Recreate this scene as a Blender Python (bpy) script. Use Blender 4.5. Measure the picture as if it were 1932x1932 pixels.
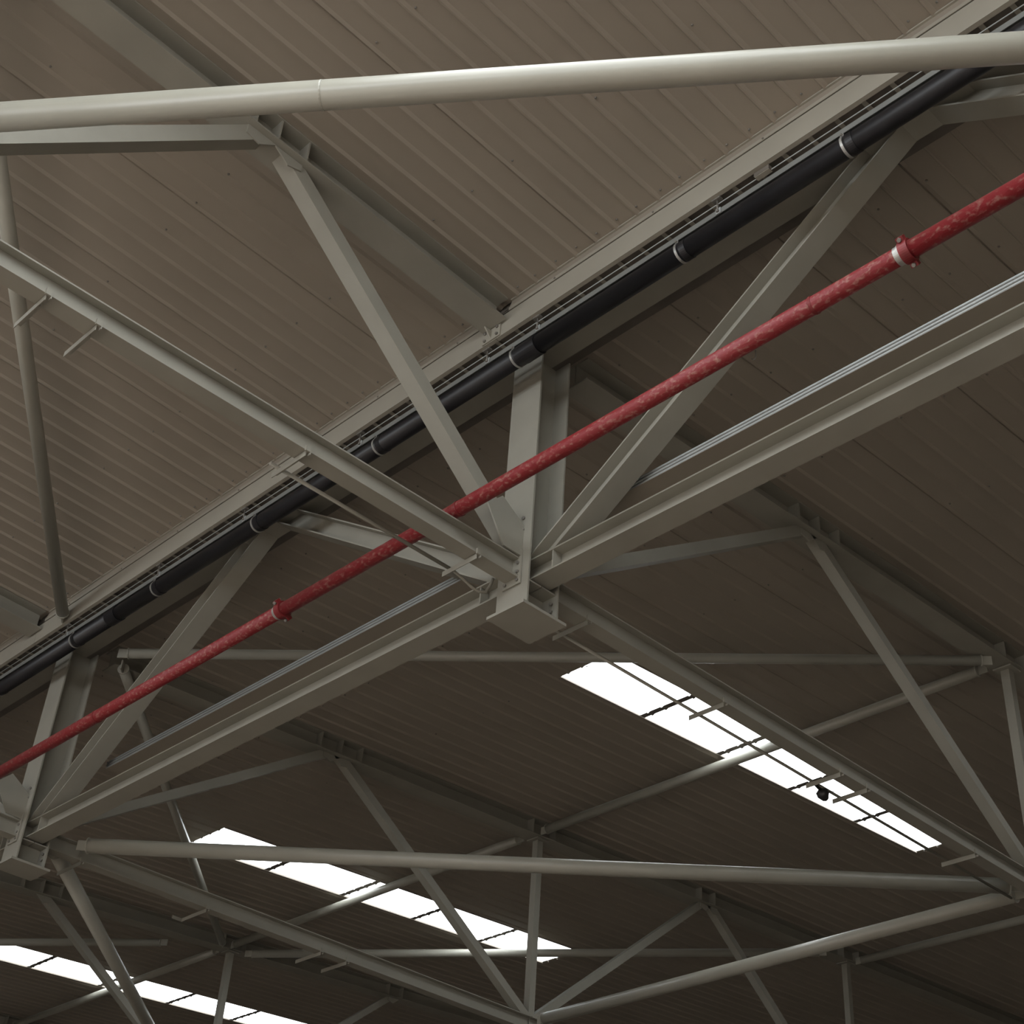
import bpy, math, random
from mathutils import Vector as V, Matrix
random.seed(7)
for o in list(bpy.data.objects): bpy.data.objects.remove(o)
S = bpy.context.scene
COL = S.collection
L = 6.7445            # bay spacing along the gutter (y); x runs across it, z=0 is the underside of the tie beams

# ------------------------------------------------------------------ camera, sky, exposure
cam = bpy.data.cameras.new('camera'); cam_o = bpy.data.objects.new('camera', cam); COL.objects.link(cam_o)
yaw, pitch, roll, fpx = 0.83722, 0.63349, 0.07462, 2848.99
fw = V((math.cos(yaw)*math.cos(pitch), math.sin(yaw)*math.cos(pitch), math.sin(pitch)))
r0 = V((math.sin(yaw), -math.cos(yaw), 0)); u0 = r0.cross(fw)
rt = r0*math.cos(roll)+u0*math.sin(roll); up = u0*math.cos(roll)-r0*math.sin(roll)
M = Matrix((rt, up, -fw)).transposed().to_4x4(); M.translation = V((-5.9111, -6.3308, -5.7013))
cam_o.matrix_world = M
cam.sensor_width = 36; cam.lens = 36*fpx/1932; cam.clip_end = 300
S.camera = cam_o
w = bpy.data.worlds.new('overcast'); S.world = w; w.use_nodes = True
w.node_tree.nodes['Background'].inputs[0].default_value = (0.94, 0.97, 1.0, 1)
w.node_tree.nodes['Background'].inputs[1].default_value = 5.6
S.view_settings.view_transform = 'Standard'; S.view_settings.look = 'None'
S.view_settings.gamma = 1; S.view_settings.use_curve_mapping = False
S.view_settings.exposure = 0.0
def portal(name, loc, rot, sx, sy):
    l = bpy.data.lights.new(name, 'AREA'); l.shape = 'RECTANGLE'; l.size = sx; l.size_y = sy
    l.cycles.is_portal = True
    o = bpy.data.objects.new(name, l); COL.objects.link(o); o.location = loc; o.rotation_euler = rot
FZ = -7.3             # floor
XL, XR, YN, YF = -14.5, 20.25, -18.0, 27.0
BAND = (-0.4, 2.4)    # high window band in the wall behind the camera's left
SIDE_LIGHT_GAP = (FZ, -4.0)     # unseen opening below it, added to light the near side
OY = 8.0              # openings stop here so light fades towards the far end; rest closed
portal('window_band_portal', (XL-.2, (YN+OY)/2, sum(BAND)/2), (0, -math.pi/2, 0), BAND[1]-BAND[0], OY-YN)
portal('side_light_gap_portal', (XL-.2, (YN+OY)/2, sum(SIDE_LIGHT_GAP)/2), (0, -math.pi/2, 0), SIDE_LIGHT_GAP[1]-SIDE_LIGHT_GAP[0], OY-YN)
FRONT_LIGHT_GAP = (-13.0, -5.0, -4.6)   # unseen opening added in front wall for light: x from, x to, top
portal('front_light_gap_portal', ((FRONT_LIGHT_GAP[0]+FRONT_LIGHT_GAP[1])/2, YN-.2, (FRONT_LIGHT_GAP[2]+FZ)/2), (math.pi/2, 0, 0), FRONT_LIGHT_GAP[1]-FRONT_LIGHT_GAP[0], FRONT_LIGHT_GAP[2]-FZ)

# ------------------------------------------------------------------ materials
def mat(name, col, rough=.5, metal=0., var=.06, scale=3., bump=0., col2=None, thr=(.45, .6), spec=.5, stretch=None):
    m = bpy.data.materials.new(name); m.use_nodes = True; nt = m.node_tree; N = nt.nodes; K = nt.links
    b = N['Principled BSDF']; b.inputs['Roughness'].default_value = rough; b.inputs['Metallic'].default_value = metal
    b.inputs['Specular IOR Level'].default_value = spec
    tc = N.new('ShaderNodeTexCoord'); src = tc.outputs['Object']
    if stretch:
        mp = N.new('ShaderNodeMapping'); mp.inputs['Scale'].default_value = stretch
        K.new(src, mp.inputs[0]); src = mp.outputs[0]
    nz = N.new('ShaderNodeTexNoise'); nz.inputs['Scale'].default_value = scale; nz.inputs['Detail'].default_value = 6
    K.new(src, nz.inputs['Vector'])
    rp = N.new('ShaderNodeValToRGB'); c = V(col)
    if col2 is None:
        rp.color_ramp.elements[0].position = .3; rp.color_ramp.elements[1].position = .7
        rp.color_ramp.elements[0].color = (*(c*(1-var)), 1); rp.color_ramp.elements[1].color = (*(c*(1+var)), 1)
    else:
        rp.color_ramp.elements[0].position = thr[0]; rp.color_ramp.elements[1].position = thr[1]
        rp.color_ramp.elements[0].color = (*c, 1); rp.color_ramp.elements[1].color = (*col2, 1)
    K.new(nz.outputs['Fac'], rp.inputs[0]); K.new(rp.outputs[0], b.inputs['Base Color'])
    if bump:
        bp = N.new('ShaderNodeBump'); bp.inputs['Strength'].default_value = bump; bp.inputs['Distance'].default_value = .01
        K.new(nz.outputs['Fac'], bp.inputs['Height']); K.new(bp.outputs[0], b.inputs['Normal'])
    return m
STEEL = mat('painted_steel', (.278, .270, .231), .62, 0, .06, 2.5, spec=.25)
TUBE = mat('painted_tube', (.345, .342, .292), .33, 0, .05, 2.0, spec=.6)
LINER = mat('liner_sheet', (.298, .266, .22), .55, 0, .05, .6)
EAVE = mat('eave_paint', (.32, .306, .258), .5, 0, .05, 2.0)
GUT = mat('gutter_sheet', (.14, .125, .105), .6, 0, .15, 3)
BLACK = mat('black_plastic', (.009, .009, .011), .42, 0, .2, 6)
ZINC = mat('zinc', (.42, .42, .40), .4, .6, .1, 20)
GALV = mat('galvanised_sheet', (.36, .385, .385), .45, .1, .08, 4)
RAIL = mat('rail_steel', (.20, .21, .20), .5, .1, .1, 5)
BOLT = mat('bolt_steel', (.22, .21, .19), .5, .4, .2, 30)
RED = mat('red_paint', (.20, .014, .018), .5, 0, 0, 48, .4, (.30, .14, .115), (.52, .74), stretch=(1, .6, 1))
REDC = mat('red_coupling', (.17, .016, .018), .45, 0, .15, 20)
DARK = mat('device_black', (.02, .02, .02), .4, 0, .2, 10)
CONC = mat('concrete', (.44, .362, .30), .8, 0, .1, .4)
LOW_BOUNCE = mat('low_bounce_floor', (.165, .135, .112), .85, 0, .15, .5)  # unseen far floor, darkened so less light bounces to the far roof
WALLM = mat('wall_sheet', (.30, .27, .22), .7, 0, .05, .5)
def glass():
    m = bpy.data.materials.new('skylight_sheet'); m.use_nodes = True; nt = m.node_tree; N = nt.nodes
    for n in list(N): N.remove(n)
    out = N.new('ShaderNodeOutputMaterial'); mx = N.new('ShaderNodeMixShader'); mx.inputs[0].default_value = .15
    t = N.new('ShaderNodeBsdfTransparent'); t.inputs[0].default_value = (.95, .96, .95, 1)
    d = N.new('ShaderNodeBsdfTranslucent')
    nz = N.new('ShaderNodeTexNoise'); nz.inputs['Scale'].default_value = 2.0
    rp = N.new('ShaderNodeValToRGB'); rp.color_ramp.elements[0].color = (.8, .8, .78, 1); rp.color_ramp.elements[1].color = (.9, .9, .9, 1)
    K = nt.links; K.new(nz.outputs['Fac'], rp.inputs[0]); K.new(rp.outputs[0], d.inputs[0])
    K.new(t.outputs[0], mx.inputs[1]); K.new(d.outputs[0], mx.inputs[2]); K.new(mx.outputs[0], out.inputs[0])
    return m
PANE = glass()

# ------------------------------------------------------------------ helpers
def link(o, parent=None):
    COL.objects.link(o)
    if parent is not None: o.parent = parent
    return o
def thing(name, label, cat, loc=(0, 0, 0), group=None, kind=None):
    o = bpy.data.objects.new(name, None); o.empty_display_size = .1; link(o); o.location = loc
    if label: o['label'] = label
    if cat: o['category'] = cat
    if group: o['group'] = group
    if kind: o['kind'] = kind
    return o
def org(parent):
    p = V((0, 0, 0))
    while parent is not None: p = p+V(parent.location); parent = parent.parent
    return p
def mesh(name, verts, faces, m, parent=None, smooth=False):
    o0 = org(parent)
    me = bpy.data.meshes.new(name); me.from_pydata([tuple(V(v)-o0) for v in verts], [], faces)
    me.materials.append(m); me.update()
    if smooth:
        for p in me.polygons: p.use_smooth = len(p.vertices) == 4
    o = bpy.data.objects.new(name, me); return link(o, parent)
BOXF = [(0, 3, 2, 1), (4, 5, 6, 7), (0, 1, 5, 4), (1, 2, 6, 5), (2, 3, 7, 6), (3, 0, 4, 7)]
def box(name, lo, hi, m, parent=None):
    x0, y0, z0 = lo; x1, y1, z1 = hi
    return mesh(name, [(x0, y0, z0), (x1, y0, z0), (x1, y1, z0), (x0, y1, z0), (x0, y0, z1), (x1, y0, z1), (x1, y1, z1), (x0, y1, z1)], BOXF, m, parent)
def cut(p, d, t_default, planes, first):
    ts = [t_default]
    for n, c in planes:
        den = n.dot(d)
        if abs(den) > 1e-6: ts.append((c-n.dot(p))/den)
    return max(ts) if first else min(ts)
def bar(name, A, B, u, u0_, u1_, s0, s1, m, parent, c0=(), c1=()):
    """rectangular bar from A to B; spans u0..u1 along u and s0..s1 sideways; ends trimmed by planes"""
    A, B = V(A), V(B); d = (B-A).normalized(); u = V(u); u = (u-d*u.dot(d)).normalized(); s = d.cross(u)
    ln = (B-A).length; vs = []
    for first in (True, False):
        for a, b in ((u0_, s0), (u1_, s0), (u1_, s1), (u0_, s1)):
            p = A+u*a+s*b
            t = cut(p, d, 0 if first else ln, c0 if first else c1, first)
            vs.append(p+d*t)
    return mesh(name, vs, BOXF, m, parent)
def ibeam(root, A, B, u, h, b, tf=.012, tw=.009, m=STEEL, c0=(), c1=(), base='bottom', tb=None):
    """I section parts under root; A-B runs along the underside (base='bottom') or the centre line"""
    z0 = 0 if base == 'bottom' else -h/2
    bar('bottom_flange', A, B, u, z0, z0+(tb or tf), -b/2, b/2, m, root, c0, c1)
    bar('top_flange', A, B, u, z0+h-tf, z0+h, -b/2, b/2, m, root, c0, c1)
    bar('web', A, B, u, z0+(tb or tf), z0+h-tf, -tw/2, tw/2, m, root, c0, c1)
def tube(name, pts, r, m, parent=None, seg=16, caps=True):
    pts = [V(p) for p in pts]; vs = []; fs = []; n = len(pts); prev = None
    for i, p in enumerate(pts):
        d = (pts[min(i+1, n-1)]-pts[max(i-1, 0)]).normalized()
        a = prev if prev is not None else (V((0, 0, 1)) if abs(d.z) < .9 else V((1, 0, 0)))
        a = (a-d*a.dot(d)).normalized(); prev = a; b = d.cross(a)
        rr = r[i] if isinstance(r, (list, tuple)) else r
        for k in range(seg):
            t = 2*math.pi*k/seg; vs.append(p+a*rr*math.cos(t)+b*rr*math.sin(t))
    for i in range(n-1):
        for k in range(seg):
            k2 = (k+1) % seg; fs.append((i*seg+k, i*seg+k2, (i+1)*seg+k2, (i+1)*seg+k))
    if caps: fs.append(tuple(range(seg-1, -1, -1))); fs.append(tuple((n-1)*seg+k for k in range(seg)))
    return mesh(name, vs, fs, m, parent, smooth=True)
def ring(name, c, axis, r0_, r1_, wd, m, parent, seg=24):
    c = V(c); d = V(axis).normalized(); a = V((0, 0, 1)) if abs(d.z) < .9 else V((1, 0, 0)); a = (a-d*a.dot(d)).normalized(); b = d.cross(a)
    vs = []; fs = []
    for k in range(seg):
        t = 2*math.pi*k/seg; e = a*math.cos(t)+b*math.sin(t)
        for rr, h in ((r0_, -wd/2), (r1_, -wd/2), (r1_, wd/2), (r0_, wd/2)): vs.append(c+e*rr+d*h)
    for k in range(seg):
        k2 = (k+1) % seg
        for j in range(4): j2 = (j+1) % 4; fs.append((k*4+j, k*4+j2, k2*4+j2, k2*4+j))
    return mesh(name, vs, fs, m, parent, smooth=False)
def hexbolt(name, c, axis, parent, r=.014, h=.014, m=None):
    d = V(axis).normalized(); return tube(name, [V(c), V(c)+d*h], r, m or BOLT, parent, 6)
def plate(name, pts, nrm, th, m, parent):
    n = V(nrm).normalized()*th/2; k = len(pts)
    vs = [V(p)-n for p in pts]+[V(p)+n for p in pts]
    fs = [tuple(range(k-1, -1, -1)), tuple(range(k, 2*k))]+[(i, (i+1) % k, (i+1) % k+k, i+k) for i in range(k)]
    return mesh(name, vs, fs, m, parent)
X, Y, Z = V((1, 0, 0)), V((0, 1, 0)), V((0, 0, 1))
SL = .055
def raf_b(x): return 2.085+SL*abs(x)       # rafter underside
RH = .215
def roof_z(x): return 2.305+SL*abs(x)      # underside of the liner sheets
NPT = V((0, 0, 0))

# ------------------------------------------------------------------ the shell: floor, walls
def struct(o): o['kind'] = 'structure'; return o
f = struct(thing('floor', None, None, (0, 0, FZ))); box('floor_slab', (-60, -60, FZ-.2), (.4, 60, FZ), CONC, f); box('floor_slab', (.4, -60, FZ-.2), (60, 60, FZ), LOW_BOUNCE, f)  # unseen floor split light and dark to keep the far roof dim
def wall(name, pieces):
    r = struct(thing(name, None, None))
    for lo, hi in pieces: box('wall_panel', lo, hi, WALLM, r)
ZT = 3.9
wall('wall_left', [((XL-.15, YN, SIDE_LIGHT_GAP[1]), (XL, OY, BAND[0])), ((XL-.15, YN, BAND[1]), (XL, OY, ZT)), ((XL-.15, OY, FZ), (XL, YF, ZT))])
wall('wall_right', [((XR, YN, FZ), (XR+.15, YF, ZT))])
wall('wall_back', [((XL-.15, YF, FZ), (XR+.15, YF+.15, ZT))])
wall('wall_front', [((XL-.15, YN-.15, FZ), (FRONT_LIGHT_GAP[0], YN, FRONT_LIGHT_GAP[2])), ((FRONT_LIGHT_GAP[1], YN-.15, FZ), (XR+.15, YN, FRONT_LIGHT_GAP[2])), ((XL-.15, YN-.15, FRONT_LIGHT_GAP[2]), (XR+.15, YN, ZT))])

# ------------------------------------------------------------------ roof liner sheets with ribs, skylights
P = .2
def sheet_profile(y0, y1):
    """cross-section (y, dz): flat pans with a narrow raised rib on every 0.2 m line"""
    pr = []; k = math.ceil((y0-1e-6)/P); ys = []
    pr.append((y0, 0))
    while k*P < y1+1e-6:
        c = k*P
        for dy, dz in ((-.030, 0), (-.006, -.014), (.006, -.014), (.015, 0)):
            if y0+1e-4 < c+dy < y1-1e-4: pr.append((c+dy, dz))
        k += 1
    pr.append((y1, 0)); return pr
ceil = struct(thing('ceiling', None, None, (0, 0, 2.3)))
SHEETS = {}
def sheet(x0, x1, y0, y1, m=LINER, name='roof_panel', parent=None, lift=0.):
    key = (round(x0, 3), round(x1, 3), round(y1-y0, 3), round(y0 % P, 3), lift, name)
    parent = parent or ceil
    if key in SHEETS:
        o = bpy.data.objects.new(name, SHEETS[key]); link(o, parent); o.location = V((0, y0, 0))-org(parent); return o
    n = len(pr := sheet_profile(y0, y1)); vs = []; fs = []
    sgn = 1 if x1 > x0 else -1
    for x in (x0, x1):
        for y, dz in pr: vs.append((x, y-y0, roof_z(x)+dz+lift))
    for i in range(n-1): fs.append((i, i+1, n+i+1, n+i))
    # upper skin closes the sheet
    b = len(vs)
    for x in (x0, x1):
        for y in (pr[0][0], pr[-1][0]): vs.append((x, y-y0, roof_z(x)+lift+(.022 if m is LINER else .02)))
    if m is LINER:
        fs += [(b, b+1, b+3, b+2), (0, b, b+2, n), (n-1, 2*n-1, b+3, b+1)]
    me = bpy.data.meshes.new(name); me.from_pydata(vs, [], fs); me.materials.append(m); me.update(); SHEETS[key] = me
    o = bpy.data.objects.new(name, me); link(o, parent); o.location = V((0, y0, 0))-org(parent); return o
JXF = [4.03, 5.35, 6.70, 8.07, 9.45, 10.86]
SKY_FAR = [(-3.9, -3.0), (2.94, 3.73), (9.88, 10.74), (16.4, 17.3), (23.2, 24.1)]
SKY_NEAR = [(-9.6, -5.6), (-5.2, -1.95), (3.6, 4.5), (10.3, 11.2), (17., 17.9)]  # first two are out of view, widened to brighten the near side
JXN = [2.75, 4.0, 5.4, 6.8, 8.2, 9.6]
wi = 0
for side, skies, xe in ((1, SKY_FAR, .32), (-1, SKY_NEAR, -.47)):
    edges = [YN]; tops = XR if side > 0 else XL
    for a, b in skies+[(YF, None)]:
        n = max(1, round((a-edges[-1])/1.0)); s = edges[-1]
        # whole sheets up to the next skylight, their joints on the rib lines
        k = s
        while k < a-1e-4:
            nxt = min(a, math.floor(k+1.0001)) if a-k > 1.2 else a
            if nxt-k < .3: nxt = min(a, nxt+1)
            sheet(xe, tops, k, nxt); k = nxt
        if b is None: break
        JX = JXF if side > 0 else (JXN if a < 0 else [q+1.4 for q in JXN])
        sheet(xe, side*JX[0], a, b); sheet(side*JX[-1], tops, a, b)
        wi += 1
        win = struct(thing('window_%d' % wi, None, None, (side*JX[0], a, roof_z(JX[0]))))
        for i in range(5):
            sheet(side*(JX[i]+.005), side*(JX[i+1]-.005), a, b, PANE, 'pane', win, .016)
            x = JX[i+1]
            if i < 4: sheet(side*(x-.042), side*(x+.042), a+.012, b-.012, GUT, 'joint_strip', win, .005)
        for y in (a, b):
            bar('edge_trim', (side*JX[0], y, roof_z(JX[0])), (side*JX[-1], y, roof_z(JX[-1])), Z, -.006, .012, -.012, .012, LINER, win)
        edges.append(b)
# screws: too small to tell apart one by one
def screws():
    vs = []; fs = []
    def one(x, y):
        z = roof_z(x)-.001; b = len(vs); r = .0095
        for h, rr in ((0, r), (-.009, r*.8)):
            for k in range(6): t = math.pi*k/3; vs.append((x+rr*math.cos(t), y+rr*math.sin(t), z+h))
        for k in range(6): fs.append((b+k, b+(k+1) % 6, b+6+(k+1) % 6, b+6+k))
        fs.append(tuple(b+6+k for k in range(6)))
    for x, step in ((-.55, 1), (-1.4, 2), (-2.64, 2), (-3.99, 3), (.6, 2), (1.5, 2), (2.7, 2), (4.05, 2)):
        for k in range(-30, 45):
            if (k*7+int(x*10)) % 5 == 0 and step > 1: continue
            if k % step == 0: one(x, k*P+.15+random.uniform(-.015, .015))
    o = mesh('roof_screw', vs, fs, BOLT, ceil); o['kind'] = 'stuff'
screws()

# ------------------------------------------------------------------ primary truss along the gutter (x = 0)
ZTC = 2.10                       # underside of its top chord
PH = .15
def post(yk, label):
    r = thing('steel_post', label, 'post', (0, yk, -.24), 'posts of the truss under the gutter')
    ztop = ZTC
    box('near_flange', (-PH, yk-PH, -.24), (-PH+.014, yk+PH, ztop), STEEL, r)
    box('far_flange', (PH-.014, yk-PH, -.24), (PH, yk+PH, ztop), STEEL, r)
    box('web', (-PH+.014, yk-.006, -.24), (PH-.014, yk+.006, ztop), STEEL, r)
    box('base_plate', (-.204, yk-.178, -.262), (.204, yk+.178, -.24), STEEL, r)
    for sx in (-1, 1):
        box('stiffener', (-PH+.014 if sx < 0 else .005, yk-.13, -.03), (-.005 if sx < 0 else PH-.014, yk-.006, -.018), STEEL, r)
    plate('gusset', [(-PH-.001, yk-.072, .175), (-PH-.001, yk-.072, .43), (-.37, yk-.072, .57), (-.50, yk-.072, .44), (-.33, yk-.072, .175)], Y, .012, STEEL, r)
    for z in (.06, .12): hexbolt('bolt', (PH-.02, yk-.1, z-.21), -X, r, .013, .016)
    for z in (.40, .5): hexbolt('bolt', (-PH, yk-.07, z), -X, r)
    return r
PL = {-1: 'grey steel post one bay nearer than the central post, on the gutter truss',
      0: 'grey steel H post at the centre where all the beams meet, square base plate below',
      1: 'grey steel H post at the left end of the lower chord, behind the red pipe'}
for k in (-1, 0, 1): post(k*L, PL[k])
def chord(k, top, label):
    y0, y1 = k*L, (k+1)*L
    z = ZTC if top else 0.
    r = thing('steel_beam', label, 'beam', (0, y0, z), 'long chords of the truss under the gutter')
    g = .008
    if top: ibeam(r, (0, y0+.001, z), (0, y1-.001, z), Z, .17, .18, m=STEEL)
    else:
        ibeam(r, (0, y0+g, z), (0, y1-g, z), Z, .17, .183, m=STEEL)
        for y in (y0+.40, y1-.31):
            for sx in (-1, 1):
                box('stiffener', (sx*.006 if sx > 0 else -.086, y-.005, .012), (.086 if sx > 0 else -.006, y+.005, .158), STEEL, r)
    if top:
        y = (y0+y1)/2
        for d in (-.35, 0, .35):
            for sx in (-1, 1): box('stiffener', (.006 if sx > 0 else -.085, y+d-.005, z+.012), (.085 if sx > 0 else -.006, y+d+.005, z+.158), STEEL, r)
    return r
CB = {-1: 'long grey I-beam running from the central post to the right edge below the grey trunking',
      0: 'long grey I-beam running from the central post down to the left edge',
      1: 'lower I-beam chord beyond the left post, nearly out of view at the left edge'}
CT = {-1: 'grey upper beam under the gutter to the right of the central post, behind the black pipe',
      0: 'grey upper beam under the gutter to the left of the central post, behind the black pipe',
      1: 'grey upper beam under the gutter beyond the left post'}
for k in (-1, 0, 1): chord(k, False, CB[k]); chord(k, True, CT[k])
def ldiag(yb, sgn, label):
    r = thing('truss_diagonal', label, 'brace', (0, yb, .1), 'diagonals of the truss under the gutter')
    A = V((0, yb, .056)); B = V((0, yb+sgn*3.37, .056+.6545*3.37))
    c0 = [(V((0, sgn, 0)), sgn*yb+.008), (Z, .171)]
    c1 = [(Z, ZTC), (V((0, sgn, 0)), sgn*yb+L/2-.004)]
    ibeam(r, A, B, Z, .168, .178, m=STEEL, c0=c0, c1=c1, base='centre')
ldiag(0, -1, 'grey I-section diagonal rising to the upper right from the central post base')
ldiag(0, 1, 'pale I-section diagonal falling from the black pipe to the central post, behind the red pipe')
ldiag(L, -1, 'grey I-section diagonal at the left, rising behind the red pipe from the left post')
ldiag(L, 1, 'grey I-section diagonal leaving the left post to the far left')
ldiag(-L, 1, 'grey I-section diagonal at the upper right corner below the black pipe')

# ------------------------------------------------------------------ cross trusses (along x)
BT, HT = .125, .166
def rafter(k, side, x1, label, stiff):
    yk = k*L; xe = .36 if side > 0 else -.52
    r = thing('roof_rafter', label, 'rafter', (xe, yk, raf_b(xe)), 'rafters under the roof sheets')
    A = V((xe, yk, raf_b(xe))); B = V((x1, yk, raf_b(x1)))
    n = V((side, 0, 0)); c0 = [(n, abs(xe))]; c1 = [(n, abs(x1))]
    ibeam(r, A, B, Z, RH, .25, m=STEEL, c0=c0, c1=c1)
    for x in stiff:
        for sy in (-1, 1):
            box('stiffener', (x-.006, yk+(.006 if sy > 0 else -.12), raf_b(x)+.013), (x+.006, yk+(.12 if sy > 0 else -.006), raf_b(x)+RH-.013), STEEL, r)
    return r
def tchord(k, xa, xb, label):
    yk = k*L; r = thing('tie_beam', label, 'beam', (min(xa, xb), yk, 0), 'lower chords of the cross trusses')
    lo, hi = min(xa, xb), max(xa, xb)
    ibeam(r, (lo, yk, .002), (hi, yk, .002), Z, HT, BT, .011, .008, tb=.02)
    for x, d in ((lo, 1), (hi, -1)):
        if abs(abs(x)-.165) < .02:
            box('end_plate', (min(x, x-d*.012), yk-.085, -.05), (max(x, x-d*.012), yk+.085, .23), STEEL, r)
            for sy in (-1, 1):
                for z in (-.02, .05, .12, .2): hexbolt('bolt', (x, yk+sy*.058, z), V((d, 0, 0)), r, .012, .013)
    return r
def tdiag(k, xt, xb, label, w=.065, h=.115, m=STEEL):
    """closed box diagonal from the rafter at xt down to the chord node at xb"""
    yk = k*L; sd = 1 if xt > 0 else -1
    dirx = 1 if xt > xb else -1
    off = .10
    B = V((xt-dirx*.06, yk, raf_b(xt)+.05)); A = V((xb, yk, .105))
    r = thing('truss_diagonal', label, 'brace', (xb, yk, .105), 'diagonals of the cross trusses')
    c0 = [(Z, HT+.003)]
    if abs(xb) < .01: c0.append((V((dirx, 0, 0)), .152))
    n = V((-SL*sd, 0, 1)); c1 = [(n, 2.085-.001)]
    bar('box_section', A, B, Z, -h/2, h/2, -w, w, m, r, c0, c1)
    px = xt-dirx*.10; d = (B-A).normalized()
    pb = V((px, yk, raf_b(px)))
    plate('gusset', [(xt+dirx*.05, yk-w-.006, raf_b(xt)-.002), (xt-dirx*.19, yk-w-.006, raf_b(xt-dirx*.19)-.002), (xt-dirx*.19, yk-w-.006, raf_b(xt)-.07), (xt-dirx*.08, yk-w-.006, raf_b(xt)-.10)], Y, .01, m, r)
    return r
def tvert(k, x, label, w=.047):
    yk = k*L; r = thing('truss_vertical', label, 'post', (x, yk, HT), 'verticals of the cross trusses')
    bar('box_section', (x, yk, HT+.004), (x, yk, raf_b(x)-.002), X, -w, w, -w, w, STEEL, r)
    box('cap_plate', (x-.1, yk-.1, raf_b(x)-.03), (x+.1, yk+.1, raf_b(x)-.012), STEEL, r)
ORD = {0: 'nearest', 1: 'second', 2: 'third', 3: 'farthest'}
for k in range(4):
    o = ORD[k]
    rafter(k, 1, XR-.05, f'dark grey rafter of the {o} cross truss, on the far roof slope beyond the gutter', [3.10, 3.40, 3.70, 6.55, 6.95, 9.9, 10.2, 13.3, 13.7])
    N = [(.165, 6.74), (6.76, 13.49), (13.51, 20.2)]
    W = ['starting at the post foot', 'in the middle stretch', 'in the far right stretch']
    for i, (a, b) in enumerate(N):
        if k == 3 or i == 2: continue
        tchord(k, a, b, f'horizontal tie beam of the {o} cross truss beyond the gutter, {W[i]}')
    for xt, xb, tx in ((3.375, 0, 'climbing from the post foot'), (3.375, 6.75, 'falling from the first rafter node'),
                       (10.12, 6.75, 'climbing from the middle node'), (10.12, 13.5, 'falling from the second rafter node')):
        if (k, xt > 9) == (0, True) or k == 3 or (k == 2 and xb in (0, 13.5)): continue
        tdiag(k, xt, xb, w=.055, h=.10, label=f'box-section diagonal of the {o} cross truss beyond the gutter, {tx}')
    for x, tx in ((6.75, 'first'), (13.5, 'second')):
        if k == 3 or (x > 10 and k != 1): continue
        tvert(k, x, f'thin vertical strut of the {o} cross truss, the {tx} one from the gutter')
rafter(0, -1, XL+.05, 'grey rafter crossing the upper left, meeting the gutter at the bolted plate', [-2.43, -2.67, -2.86, -5.0, -5.3])
rafter(1, -1, XL+.05, 'grey rafter on the near roof slope at the left edge, above the left post', [-2.5, -2.8])
tchord(0, -.165, -5.14, 'pale tie beam crossing from the left edge to the central post, carrying small brackets')
tchord(1, -.165, -5.14, 'tie beam on the near side of the left post, at the left edge')
tdiag(0, -2.62, 0, 'pale box-section diagonal falling from the rafter to the central post, upper left')
tdiag(0, -2.70, -5.15, 'box-section diagonal below the big white tube at the left edge')

# ------------------------------------------------------------------ round brace and tie tubes
def brace(A, B, r, label, name='brace_tube', ends=True, grp='round bracing tubes'):
    A, B = V(A), V(B); d = (B-A).normalized()
    t = thing(name, label, 'tube', A, grp)
    tube('tube', [A+d*.12, B-d*.12], r, TUBE, t, 24)
    s = d.cross(Z).normalized()
    for p, q in ((A, d), (B, -d)):
        plate('end_lug', [p+q*.015+Z*.05, p+q*.14+Z*.05, p+q*.14-Z*.05, p+q*.015-Z*.05], s, .014, TUBE, t)
        ring('end_cap', p+q*.125, d, .004, r+.006, .012, TUBE, t, 20)
    return t
def rz(x, d=.06): return raf_b(x)-d
t = brace((-5.15, -.14, .1), (-.1, -L+.16, .1), .073, 'big pale round tube sweeping across the top of the scene, brightly lit from above', grp='bracing tubes at tie beam level')
A_, B_ = V((-5.15, -.14, .1)), V((-.1, -L+.16, .1))
ring('weld_seam', A_+(B_-A_)*.314, (B_-A_), .070, .0745, .008, TUBE, t, 24)
brace((.42, 6.62, .1), (6.62, .11, .1), .073, 'round tube from the left post foot across the lower part to the right edge', grp='bracing tubes at tie beam level')
brace((.30, 6.84, .1), (6.47, 13.40, .1), .073, 'round tube dropping steeply from the left post foot at the lower left corner', grp='bracing tubes at tie beam level')
brace((.2, 6.31, rz(.2)), (6.4, -.05, rz(6.4)), .052, 'slim round tube running level behind the central post foot, just under the far roof', grp='bracing tubes under the rafters')
brace((-.50, 6.19, rz(.5)), (-5.0, -.05, rz(5.0)), .06, 'slim round tube standing nearly upright at the left edge above the gutter', grp='bracing tubes under the rafters')
brace((.35, 6.46, rz(.35)), (6.38, 13.14, rz(6.38)), .055, 'slim round tube crossing behind the long lower brace beside the lower skylight', grp='bracing tubes under the rafters')
brace((12.75, 6.55, rz(12.75)), (6.85, 13.25, rz(6.85)), .06, 'slim round tube lit by the end of the lower skylight near the bottom edge', grp='bracing tubes under the rafters')
brace((.4, 19.6, rz(.4)), (5.75, 13.68, rz(5.75)), .055, 'slim dark round tube low at the left edge above the corner skylight', grp='bracing tubes under the rafters')
for k, lab in ((0, 'from the second rafter to the right edge, under the large skylight'), (1, 'between the second and third rafters, crossing the lower skylight'), (2, 'between the third and farthest rafters, at the bottom left')):
    brace((6.65, k*L+.14, rz(6.65, -.04)), (6.65, (k+1)*L-.14, rz(6.65, -.04)), .058, f'round tie tube {lab}', 'tie_tube', grp='tie tubes between trusses')
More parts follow.
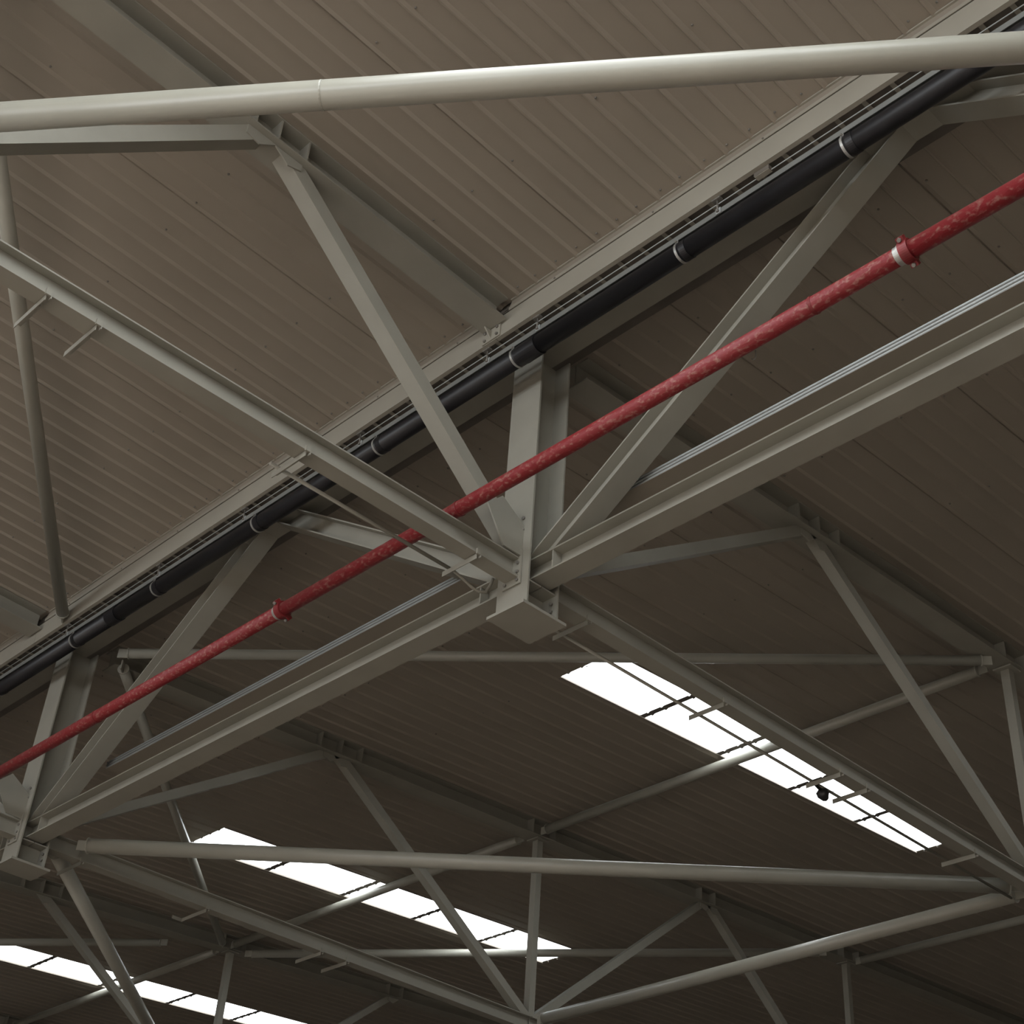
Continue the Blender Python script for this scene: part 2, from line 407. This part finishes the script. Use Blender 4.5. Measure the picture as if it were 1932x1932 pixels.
brace((6.75, .14, .1), (6.75, L-.14, .1), .07, 'thick round tie tube at the bottom right corner at tie beam level', 'tie_tube', grp='tie tubes between trusses')
brace((13.55, .14, rz(13.55, 0)), (13.55, L-.14, rz(13.55, 0)), .058, 'thin round tie tube at the lower right edge close to the roof', 'tie_tube', grp='tie tubes between trusses')

# ------------------------------------------------------------------ valley gutter, eave beam and flashing
GX = -.50
YA, YB = YN+.05, 3.4*L
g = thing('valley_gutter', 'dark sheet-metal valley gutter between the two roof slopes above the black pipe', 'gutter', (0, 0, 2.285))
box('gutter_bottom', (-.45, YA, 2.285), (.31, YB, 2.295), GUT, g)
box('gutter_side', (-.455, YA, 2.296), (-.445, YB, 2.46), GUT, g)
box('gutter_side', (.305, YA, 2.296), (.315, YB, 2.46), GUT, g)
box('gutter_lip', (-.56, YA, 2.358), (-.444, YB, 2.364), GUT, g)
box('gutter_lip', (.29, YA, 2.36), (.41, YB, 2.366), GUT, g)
for k in range(-22, 50):
    box('gutter_strap', (-.449, k*.205+.03, 2.03), (-.30, k*.205+.062, 2.036), EAVE, g)
box('gutter_tray', (-.449, YA, 2.05), (-.28, YB, 2.056), GUT, g)
EL = {-1: 'pale eave beam strip above the black pipe, right of the bolted plate', 0: 'pale eave beam strip above the black pipe, left of the bolted plate', 1: 'pale eave beam strip at the far left beyond the left post'}
for k in (-1, 0, 1):
    y0, y1 = k*L+.002, (k+1)*L-.002
    r = thing('eave_beam', EL[k], 'beam', (GX, y0, 2.0), 'eave beams along the gutter')
    box('web', (GX, y0, 2.0), (GX+.008, y1, 2.2), EAVE, r)
    box('bottom_flange', (GX+.008, y0, 2.0), (GX+.035, y1, 2.008), EAVE, r)
    box('top_flange', (GX+.008, y0, 2.192), (GX+.05, y1, 2.2), EAVE, r)
    fl = thing('eave_flashing', f'folded flashing between roof edge and pale strip, ' + {-1: 'right of', 0: 'left of', 1: 'far left beyond'}[k] + ' the near rafter', 'flashing', (GX, y0, 2.2), 'eave flashings')
    ya, yb = y0+.13, y1-.13
    plate('lip', [(GX-.006, ya, 2.203), (GX-.006, yb, 2.203), (GX-.006, yb, 2.232), (GX-.006, ya, 2.232)], X, .006, EAVE, fl)
    plate('face', [(GX-.003, ya, 2.232), (GX-.003, yb, 2.232), (GX+.022, yb, 2.322), (GX+.022, ya, 2.322)], (1, 0, -.3), .004, LINER, fl)
    box('edge_angle', (GX+.004, ya, 2.318), (GX+.03, yb, 2.33), EAVE, fl)
    for q in range(7): hexbolt('screw', (GX-.009, ya+.3+q*.95, 2.216), -X, fl, .008, .006)
sp = thing('splice_plate', 'small bolted plate with triangular fin joining the near rafter to the eave strip', 'plate', (GX, .04, 2.0))
box('plate', (GX-.012, -.055, 2.005), (GX-.001, .135, 2.2), EAVE, sp)
plate('fin', [(GX-.012, .045, 2.02), (GX-.012, .045, 2.10), (GX-.08, .045, 2.10)], Y, .01, EAVE, sp)
for y in (-.025, .105):
    for z in (2.03, 2.1, 2.17): hexbolt('bolt', (GX-.012, y, z), -X, sp, .012, .014)

# ------------------------------------------------------------------ black drain pipe with its rail
PX, PZ, PR = -.40, 1.783, .070
dp = thing('drain_pipe', 'black plastic drain pipe slung under the gutter on metal clamps', 'pipe', (PX, 0, PZ))
CY = [-7.7, -6.15, -4.6, -3.06, -1.72, -.146, 1.42, 3.036, 4.584, 6.009, 7.5, 9.0]
for a, b in ((-L-1.2, -.30), (-.30, 5.3), (5.3, 11.5)):
    tube('pipe_length', [(PX, a, PZ), (PX, b-.002, PZ)], PR, BLACK, dp, 32)
for y in (-.30, 5.3): ring('pipe_socket', (PX, y, PZ), Y, PR-.002, PR+.007, .16, BLACK, dp, 32)
for y in CY:
    c = ring('pipe_clamp', (PX, y, PZ), Y, PR+.0, PR+.005, .018, ZINC, dp, 32)
    ring('clamp_shoulder', (PX, y-.05, PZ), Y, PR-.002, PR+.004, .05, BLACK, dp, 32)
    box('clamp_ear', (PX-.05, y-.013, PZ+PR-.012), (PX-.044, y+.013, PZ+PR+.012), ZINC, c)
    hexbolt('clamp_bolt', (PX-.05, y, PZ+PR), -X, c, .008, .012)
rl = thing('support_rail', 'slim galvanised rail carrying the black drain pipe under the gutter', 'rail', (-.44, 0, 1.872))
box('rail_face', (-.442, -L-1.2, 1.872), (-.438, 11.5, 1.918), RAIL, rl)
box('rail_back', (-.408, -L-1.2, 1.872), (-.404, 11.5, 1.918), RAIL, rl)
box('rail_top', (-.438, -L-1.2, 1.914), (-.408, 11.5, 1.918), RAIL, rl)
tube('guide_wire', [(-.446, -L-1.2, 1.962), (-.446, 11.5, 1.962)], .004, GALV, rl, 8)
HN = ['above the far right of the black pipe', 'right of the splice plate', 'just left of the splice plate', 'beside the pale tie beam', 'left of the pale tie beam', 'near the left edge', 'at the left post']
HY = [-2.08, -.40, .13, 1.62, 3.2, 4.53, 6.15]
for y, tx in zip(HY, HN):
    h = thing('rail_hanger', f'small threaded hanger holding the pipe rail {tx}', 'hanger', (-.455, y, 1.94), 'rail hangers')
    tube('rod', [(-.455, y, 1.885), (-.455, y, 2.0)], .005, BOLT, h, 8)
    box('beam_clip', (-.475, y-.035, 1.985), (-.44, y+.035, 1.999), BOLT, h)
    hexbolt('nut', (-.455, y, 1.925), Z, h, .011, .012); hexbolt('nut', (-.455, y, 1.88), Z, h, .011, .012)
    box('side_clip', (-.450, y-.02, 1.87), (-.4425, y+.02, 1.92), GALV, h)
jb = thing('junction_box', 'small dark clip box on the pipe rail under the pale strip, right side', 'box', (-.45, -2.45, 1.95))
box('box_body', (-.475, -2.52, 1.955), (-.43, -2.40, 1.99), GUT, jb); box('box_lid', (-.472, -2.517, 1.951), (-.433, -2.403, 1.955), EAVE, jb)

# ------------------------------------------------------------------ red fire main
RX, RZ, RR = -.755, .236, .052
rp_ = thing('fire_pipe', 'long red water pipe with plaster splashes, crossing in front of the central post', 'pipe', (RX, 0, RZ))
RC = [-8.97, -3.563, 1.843, 7.25]
ends = [-9.5]+RC[1:3]+[7.25, 11.]
for a, b in zip(ends[:-1], ends[1:]): tube('pipe_length', [(RX, a+.003, RZ), (RX, b-.003, RZ)], RR, RED, rp_, 32)
for y in RC[1:]:
    c = ring('coupling', (RX, y, RZ), Y, RR-.001, RR+.014, .055, REDC, rp_, 32)
    ring('coupling_lip', (RX, y+.034, RZ), Y, RR-.001, RR+.006, .012, ZINC, c, 32)
    ring('bare_band', (RX, y+.052, RZ), Y, RR-.001, RR+.0015, .024, ZINC, c, 32)
    dv = V((.8, 0, -.6))
    for sg in (-1, 1):
        q = V((RX, y, RZ))+dv*sg*(RR+.024)
        e = V((.6, 0, .8))
        plate('bolt_pad', [q-e*.02-Y*.022, q+e*.02-Y*.022, q+e*.02+Y*.022, q-e*.02+Y*.022], dv, .026, REDC, c)
        hexbolt('coupling_bolt', q+e*.02, e, c, .012, .02); hexbolt('coupling_nut', q-e*.02, -e, c, .012, .016)
for y in (-2.96, -.09, 4.4):
    c = ring('pipe_strap', (RX, y, RZ), Y, RR-.001, RR+.004, .018, REDC, rp_, 28)

# ------------------------------------------------------------------ cable trunking with three ridges
tk = thing('cable_trunking', 'galvanised cable trunking with three ridges running behind the lower long beam', 'trunking', (.16, 0, .575))
y0, y1 = -9.0, 5.86
box('trunk_bottom', (.162, y0, .572), (.40, y1, .576), WALLM, tk); box('trunk_back', (.396, y0, .576), (.40, y1, .645), GALV, tk)  # brown bottom stands in for dark reflections in the galvanised sheet
box('trunk_side', (.166, y0, .576), (.170, y1, .645), GUT, tk); box('trunk_end', (.166, y1-.004, .576), (.396, y1, .645), GUT, tk)  # dark side colour stands in for shade between the ridges
for z in (.582, .609, .636): tube('ridge', [(.1655, y0, z), (.1655, y1, z)], .0092, GALV, tk, 12)
sb = [(-.22, 'right of the central post'), (.22, 'left of the central post')]
for y, tx in sb:
    b = thing('trunking_bracket', f'small angle bracket holding the grey trunking just {tx}', 'bracket', (.15, y, .56), 'trunking brackets')
    box('shelf', (.152, y-.02, .562), (.39, y+.02, .570), STEEL, b); box('upright', (.152, y-.02, .45), (.158, y+.02, .562), STEEL, b)

# ------------------------------------------------------------------ brackets and conduit along the near tie beam
def bracket(x, yk, label, ln=.30, end_tab=False):
    r = thing('conduit_bracket', label, 'bracket', (x, yk-BT/2, 0), 'conduit brackets under the tie beams')
    ya = yk-BT/2-.012; yb = yk-BT/2+ln+.04
    box('arm', (x-.002, ya+.012, -.044), (x+.003, yb, -.004), STEEL, r)
    box('arm_ledge', (x+.003, ya+.012, -.008), (x+.034, yb, -.004), STEEL, r)
    box('beam_clip', (x-.012, ya-.004, -.012), (x+.026, ya+.011, .03), STEEL, r)
    box('clip_jaw', (x+.022, ya-.004, -.03), (x+.028, ya+.02, -.012), STEEL, r)
    hexbolt('bolt', (x+.012, ya+.10, -.009), -Z, r, .008, .014)
    if end_tab: box('end_tab', (x-.12, yb-.004, -.044), (x-.002, yb, -.008), STEEL, r)
BR = [(-3.80, 'at the far left edge of the near tie beam'), (-3.48, 'second from the left on the near tie beam'), (-1.99, 'below the pale strip, where the thin conduit begins'),
      (-.545, 'on the near tie beam just left of the central post'), (.527, 'on the tie beam just right of the central post plate'), (2.03, 'crossing the upper end of the large skylight'),
      (3.514, 'left of the round black device over the large skylight'), (3.88, 'right of the round black device over the large skylight'), (5.51, 'past the lower right end of the large skylight')]
for x, tx in BR: bracket(x, 0, f'small steel angle bracket {tx}')
for x, tx, tab in ((.545, 'nearest the left post', False), (2.03, 'with a bent end tab', True), (3.53, 'third from the left', False), (3.89, 'fourth from the left', False)):
    bracket(x, L, f'small steel angle bracket under the second tie beam, {tx}', .40, tab)
cd = thing('cable_conduit', 'thin conduit strung between the bracket ends under the near tie beam, looping to the post', 'conduit', (-2, .22, -.01))
CYY = .225
tube('conduit_run', [(-2.05, CYY, .010), (-.50, CYY, .010)], .013, STEEL, cd, 10)
tube('flexible_loop', [(-.50, CYY, .010), (-.42, CYY, -.006), (-.34, CYY-.005, -.035), (-.27, CYY-.01, -.05), (-.21, CYY-.02, -.03), (-.19, CYY-.045, .03), (-.185, CYY-.06, .08)], .011, STEEL, cd, 10)
cd2 = thing('cable_conduit', 'thin dark conduit crossing the large skylight lengthwise below the far tie beam', 'conduit', (.5, .22, -.01))
tube('conduit_run', [(.5, CYY, .010), (6.6, CYY, .010)], .013, STEEL, cd2, 10)
dv_ = thing('security_camera', 'small round black device hanging from the conduit in front of the large skylight', 'camera', (3.67, CYY, -.02))
tube('housing', [(3.655, CYY+.012, -.012), (3.672, CYY+.014, -.022), (3.70, CYY+.017, -.042), (3.725, CYY+.02, -.062)], [.02, .05, .052, .034], DARK, dv_, 20)
tube('dome', [(3.722, CYY+.02, -.06), (3.735, CYY+.021, -.072), (3.742, CYY+.022, -.079)], [.036, .026, .008], BLACK, dv_, 16)
tube('mount_arm', [(3.60, CYY, .004), (3.56, CYY, .0), (3.62, CYY+.01, -.005), (3.657, CYY+.012, -.014)], .014, DARK, dv_, 10)
tube('cable_tail', [(3.70, CYY-.02, -.03), (3.74, CYY-.06, -.02), (3.80, CYY-.09, -.03)], .003, DARK, dv_, 6)
hk = thing('wire_hook', 'small wire hook dangling under the far roof, right of the long diagonal', 'hook', (.45, -1.66, 1.43))
tube('hook_wire', [(1.2, -1.12, 2.365), (1.2, -1.12, 2.30), (1.2, -1.11, 2.285), (1.2, -1.09, 2.285), (1.2, -1.085, 2.30)], .005, ZINC, hk, 8)
